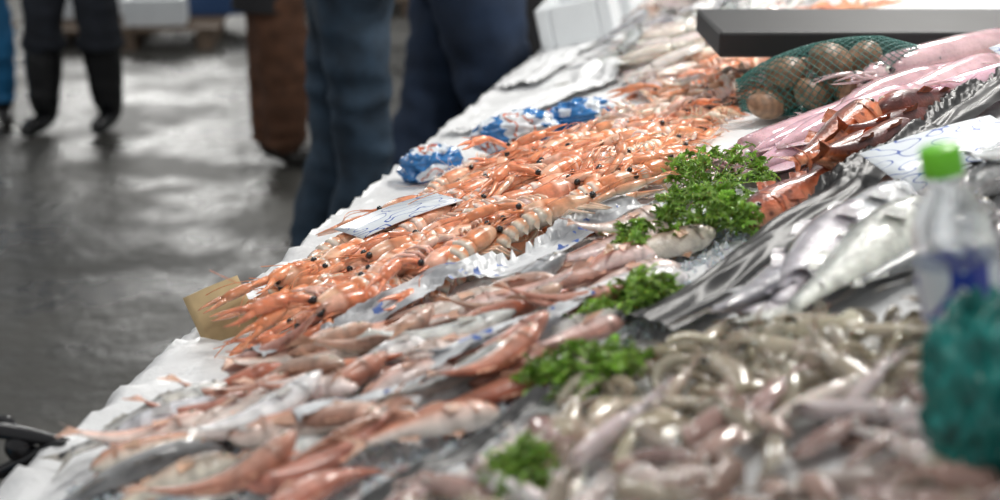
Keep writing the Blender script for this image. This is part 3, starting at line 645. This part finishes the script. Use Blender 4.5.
# ------------------------------------------------------------ people
def human(name,loc,heading,mats,H=1.75,legs=((-.1,.0),(.1,.0)),calf=.062,thigh=.088,boot=.36,hem=.95,seed=0,hair=(.03,.02,.015),arms=1,hemr=.065,coat=None):
    e=empty(name,(loc[0],loc[1],0)); e.rotation_euler=(0,0,heading)
    k=H/1.75
    Vt=[];E=[];R=[]
    def v(p,r): Vt.append(tuple(c*k for c in p)); R.append(r*k if not isinstance(r,tuple) else (r[0]*k,r[1]*k)); return len(Vt)-1
    pel=v((0,0,.97),(.15,.12)); sp=v((0,0,1.14),(.15,.115)); ch=v((0,.01,1.34),(.175,.125)); nk=v((0,0,1.47),(.085,.08)); hb=v((0,.01,1.54),.058); ht=v((0,.02,1.6),.07)
    E+=[(pel,sp),(sp,ch),(ch,nk),(nk,hb),(hb,ht)]
    for sg,(fx,fy) in zip((-1,1),legs):
        hp=v((sg*.095,0,.88),thigh*1.05); m1=v((sg*.1+(fx-sg*.1)*.25,fy*.25+.01,.7),thigh*.95); kn=v((sg*.1+(fx-sg*.1)*.55,fy*.5+.03,.49),calf*1.08); cf=v((sg*.1+(fx-sg*.1)*.8,fy*.8,.32),calf); an=v((fx,fy-.01,.11),hemr*.85)
        hl=v((fx,fy-.03,.055),.048); to=v((fx+sg*.01,fy+.13,.045),.043); tt=v((fx+sg*.015,fy+.2,.035),.03)
        E+=[(pel,hp),(hp,m1),(m1,kn),(kn,cf),(cf,an),(an,hl),(hl,to),(to,tt)]
    for sg in(-1,1):
        sh=v((sg*.18,0,1.41),.068); el=v((sg*.27,-.06,1.15),.052); wr=v((sg*.23,.06,1.04),.043); hd=v((sg*.17,.12,.99),.045)
        E+=[(ch,sh),(sh,el),(el,wr),(wr,hd)]
    me=bpy.data.meshes.new(name+'_sk'); me.from_pydata(Vt,E,[]); o=bpy.data.objects.new(name+'_sk',me); col.objects.link(o)
    o.modifiers.new('s','SKIN'); 
    sv=me.skin_vertices[0].data if me.skin_vertices else None
    if sv is None:
        bpy.context.view_layer.objects.active=o; bpy.ops.mesh.customdata_skin_add(); sv=me.skin_vertices[0].data
    for i,rr in enumerate(R): sv[i].radius=rr if isinstance(rr,tuple) else (rr,rr); sv[i].use_root=(i==0)
    ss=o.modifiers.new('ss','SUBSURF'); ss.levels=3; ss.render_levels=3
    dg=bpy.context.evaluated_depsgraph_get(); m2=bpy.data.meshes.new_from_object(o.evaluated_get(dg)); bpy.data.objects.remove(o)
    m2.name=name+'_body'; b_=bpy.data.objects.new('body',m2); col.objects.link(b_); b_.parent=e
    m2.materials.clear()
    for m in mats: m2.materials.append(m)
    nrm=[Vector(x.normal) for x in m2.vertices]
    for i,x in enumerate(m2.vertices):
        z=x.co.z/k
        if z>.12 and z<1.5:
            p=x.co; f=1-2*abs(noise.noise(Vector((p.x*6+seed,p.y*6,p.z*11)))); g=noise.noise(Vector((p.x*9,p.y*9+seed,p.z*3)))
            amp=.014 if z>boot else .004
            x.co+=nrm[i]*(f*amp+g*amp*.8)
            if boot<z<boot+.04 : x.co+=Vector((nrm[i].x,nrm[i].y,0))*.012
    for p in m2.polygons:
        z=p.center.z/k; p.use_smooth=True
        p.material_index=0 if z<boot else 1 if z<hem else 2 if z<1.5 else 3
        if abs(p.center.x)>.16*k and z>.96 and z<1.45: p.material_index=2
    a=Acc(); zc=1.64*k; n=14; q=np.linspace(0,PI,n); sk=(.6,.4,.3)
    zz=zc-.12*np.cos(q); a.loft(np.stack([0*q,.015+0*q,zz],1),np.maximum(.005,.076*np.sin(q)**.7*np.interp(q,[0,1,PI],[.75,1,1])),np.maximum(.005,.092*np.sin(q)**.7),18,top=sk,m=0,up=(0,1,0))
    a.loft([(0,.1,zc+.02),(0,.12,zc-.01),(0,.125,zc-.03),(0,.1,zc-.04)],[.008,.012,.017,.01],[.008,.012,.014,.008],8,top=sk,m=0,up=(1,0,0))
    for sg in(-1,1):
        a.ell((sg*.03,.092,zc+.012),(.013,.009,.009),8,6,(.8,.8,.8)); a.ell((sg*.03,.1,zc+.012),(.006,.004,.006),8,5,(.02,.02,.02))
        a.ell((sg*.078,.005,zc-.005),(.009,.016,.03),8,6,sk)
    a.ell((0,.1,zc-.065),(.024,.007,.008),8,6,(.5,.18,.16))
    q2=np.linspace(.0,1.75,9); a.loft(np.stack([0*q2,-.005+0*q2,zc+.13*np.cos(q2)],1),np.maximum(.004,.086*np.sin(q2)**.8),np.maximum(.004,.1*np.sin(q2)**.8),18,top=hair,m=0,up=(0,1,0))
    a.build('head',[colmat(name+'_skin_hair',rough=.55,bump=.1,var=.05)],True,e)
    if coat:
        a=Acc(); q=np.linspace(0,1,10); zs=coat[0]+(1.2-coat[0])*q
        a.loft(np.stack([0*q,0*q,zs*k],1),np.interp(q,[0,.5,1],[.22,.19,.17])*k,np.interp(q,[0,.5,1],[.17,.15,.135])*k,24,up=(0,1,0),cap=False)
        oo=a.build('coat_skirt',[mats[2]],True,e)
    return e
M_boot=plain('black_rubber_boot',(.008,.009,.010),rough=.22)
M_navy=plain('navy_trousers',(.009,.012,.019),rough=.9,var=.3,vscale=20,bump=.3,bscale=200)
M_jean=plain('blue_denim',(.022,.042,.068),rough=.9,var=.45,vscale=14,bump=.3,bscale=300)
M_jean2=plain('dark_blue_denim',(.014,.028,.060),rough=.9,var=.35,vscale=10,bump=.3,bscale=300)
M_brown=plain('brown_corduroy',(.085,.036,.018),rough=.9,var=.3,vscale=16,bump=.3,bscale=200)
M_coat=plain('black_coat',(.01,.01,.012),rough=.9,var=.2)
M_coat2=plain('grey_jacket',(.05,.055,.065),rough=.9,var=.2)
M_bluec=plain('blue_apron',(.01,.14,.32),rough=.7,var=.2)
M_skin=plain('skin',(.55,.36,.27),rough=.5)
M_shoe=plain('dark_leather',(.012,.011,.01),rough=.4)
human('fishmonger_in_rubber_boots',(-2.07,6.8),math.radians(172),[M_boot,M_navy,M_coat2,M_skin],H=1.85,legs=((-.13,.02),(.14,.12)),calf=.09,hemr=.085,thigh=.1,boot=.38,seed=1)
human('bystander_in_blue_apron',(-2.62,6.85),math.radians(200),[M_shoe,M_bluec,M_bluec,M_skin],H=1.7,legs=((-.13,0),(.12,.02)),boot=.11,calf=.085,seed=2,coat=(.35,))
human('shopper_in_brown_trousers',(-.99,6.0),math.radians(-80),[M_shoe,M_brown,M_coat,M_skin],H=1.66,legs=((-.06,.0),(.06,.06)),boot=.09,calf=.125,hemr=.11,thigh=.13,seed=3,coat=(.74,))
human('shopper_in_blue_jeans',(-.43,3.95),math.radians(-75),[M_shoe,M_jean,M_coat,M_skin],H=1.9,legs=((-.07,-.12),(.05,-.02)),boot=.08,calf=.066,thigh=.09,hemr=.056,seed=4,hem=1.0)
human('shopper_in_dark_jeans',(-.12,4.75),math.radians(-75),[M_shoe,M_jean2,M_coat,M_skin],H=1.95,legs=((-.12,-.16),(.12,.12)),boot=.08,calf=.11,thigh=.14,hemr=.09,seed=5,hem=1.05)
human('shopper_in_black_coat',(.12,6.2),math.radians(-110),[M_shoe,M_navy,M_coat,M_skin],H=1.75,legs=((-.12,0),(.12,.05)),boot=.08,calf=.08,seed=6,coat=(.5,))
# ------------------------------------------------------------ background boxes / pallets
def crate(name,x,y,w,d,h,mat,rot=0,z=0):
    a=Acc(); t=.025
    for s in(-1,1):
        box(a,(s*(w-t),0,h),(t,d,h)); box(a,(0,s*(d-t),h),(w-2*t,t,h))
    box(a,(0,0,t),(w-2*t,d-2*t,t))
    o=a.build(name,[mat],False); o.location=(x,y,z); o.rotation_euler=(0,0,rot); bevel(o,.01); return o
def pallet(x,y,rot=0):
    a=Acc()
    for i in range(6): box(a,(0,-.45+i*.18,.135),(.6,.06,.012))
    for i in(-1,0,1): box(a,(i*.5,0,.06),(.05,.5,.06))
    o=a.build('wooden_pallet',[M_wood],False); o.location=(x,y,0); o.rotation_euler=(0,0,rot)
pallet(-2.5,9.6,.1); pallet(-3.9,9.0,-.1); pallet(-1.2,11.2,0)
crate('polystyrene_fish_box',-2.3,9.35,.2,.18,.09,M_eps,.15,.15); crate('polystyrene_fish_box',-2.85,9.7,.22,.2,.12,M_eps,-.1,.15)
M_bc=plain('blue_crate',(.02,.06,.16),rough=.4)
crate('plastic_crate',-3.55,8.9,.3,.2,.12,M_bc,.1,.15); crate('plastic_crate',-4.2,9.0,.3,.2,.12,plain('grey_crate',(.08,.08,.09),rough=.4),.1,.15); crate('plastic_crate',-2.0,9.9,.2,.2,.1,M_bc,.1,.15)
for (bu_,bv_,ba_) in ((300,12,.1),(345,14,-.05),(395,14,.08)):
    a=Acc(); t=.02
    Mx=tm(bu_,bv_,2.5,ba_)
    for s in(-1,1):
        box(a,(s*(.11-t),0,.06),(t,.2,.06),M=Mx); box(a,(0,s*(.2-t),.06),(.11-2*t,t,.06),M=Mx)
    box(a,(0,0,.01),(.08,.17,.01),M=Mx); o=a.build('polystyrene_fish_box',[M_eps],False); bevel(o,.006)
# ------------------------------------------------------------ lamps & light
def lamp(x,y,z,size,power,c=(1,.975,.93),name='market_lamp',sy=None,tilt=0):
    e=empty(name,(x,y,z)); sy=sy or size; e.rotation_euler=(tilt,0,0)
    a=Acc(); box(a,(0,0,.05),(size/2+.02,sy/2+.02,.03)); o=a.build('housing',[M_steel],False,e)
    L=bpy.data.lights.new(name,'AREA'); L.shape='RECTANGLE'; L.size=size; L.size_y=sy; L.energy=power; L.color=c
    lo=bpy.data.objects.new('lamp_light',L); col.objects.link(lo); lo.parent=e; lo.location=(0,0,0)
    return e
lamp(1.0,2.8,2.7,.4,41); lamp(-.1,1.0,2.8,.35,11); lamp(1.5,4.8,2.7,.45,58); lamp(-1.8,4.5,3.2,.8,18,(1,.99,.96))
lamp(-3.4,13.0,2.2,1.8,135,(1,.99,.96),tilt=math.radians(-60)); lamp(-.5,9,3.4,.8,22)
w=bpy.data.worlds.new('w'); sc.world=w; w.use_nodes=True; w.node_tree.nodes['Background'].inputs[0].default_value=(.98,.99,1,1); w.node_tree.nodes['Background'].inputs[1].default_value=.42
sc.view_settings.view_transform='Standard'
# ------------------------------------------------------------ camera
cam=bpy.data.cameras.new('camera'); co=bpy.data.objects.new('camera',cam); col.objects.link(co); sc.camera=co
co.location=(0,0,1.5); co.rotation_euler=(math.radians(72.5),0,0); cam.lens=50; cam.clip_start=.05
cam.dof.use_dof=True; cam.dof.focus_distance=2.05; cam.dof.aperture_fstop=2.6
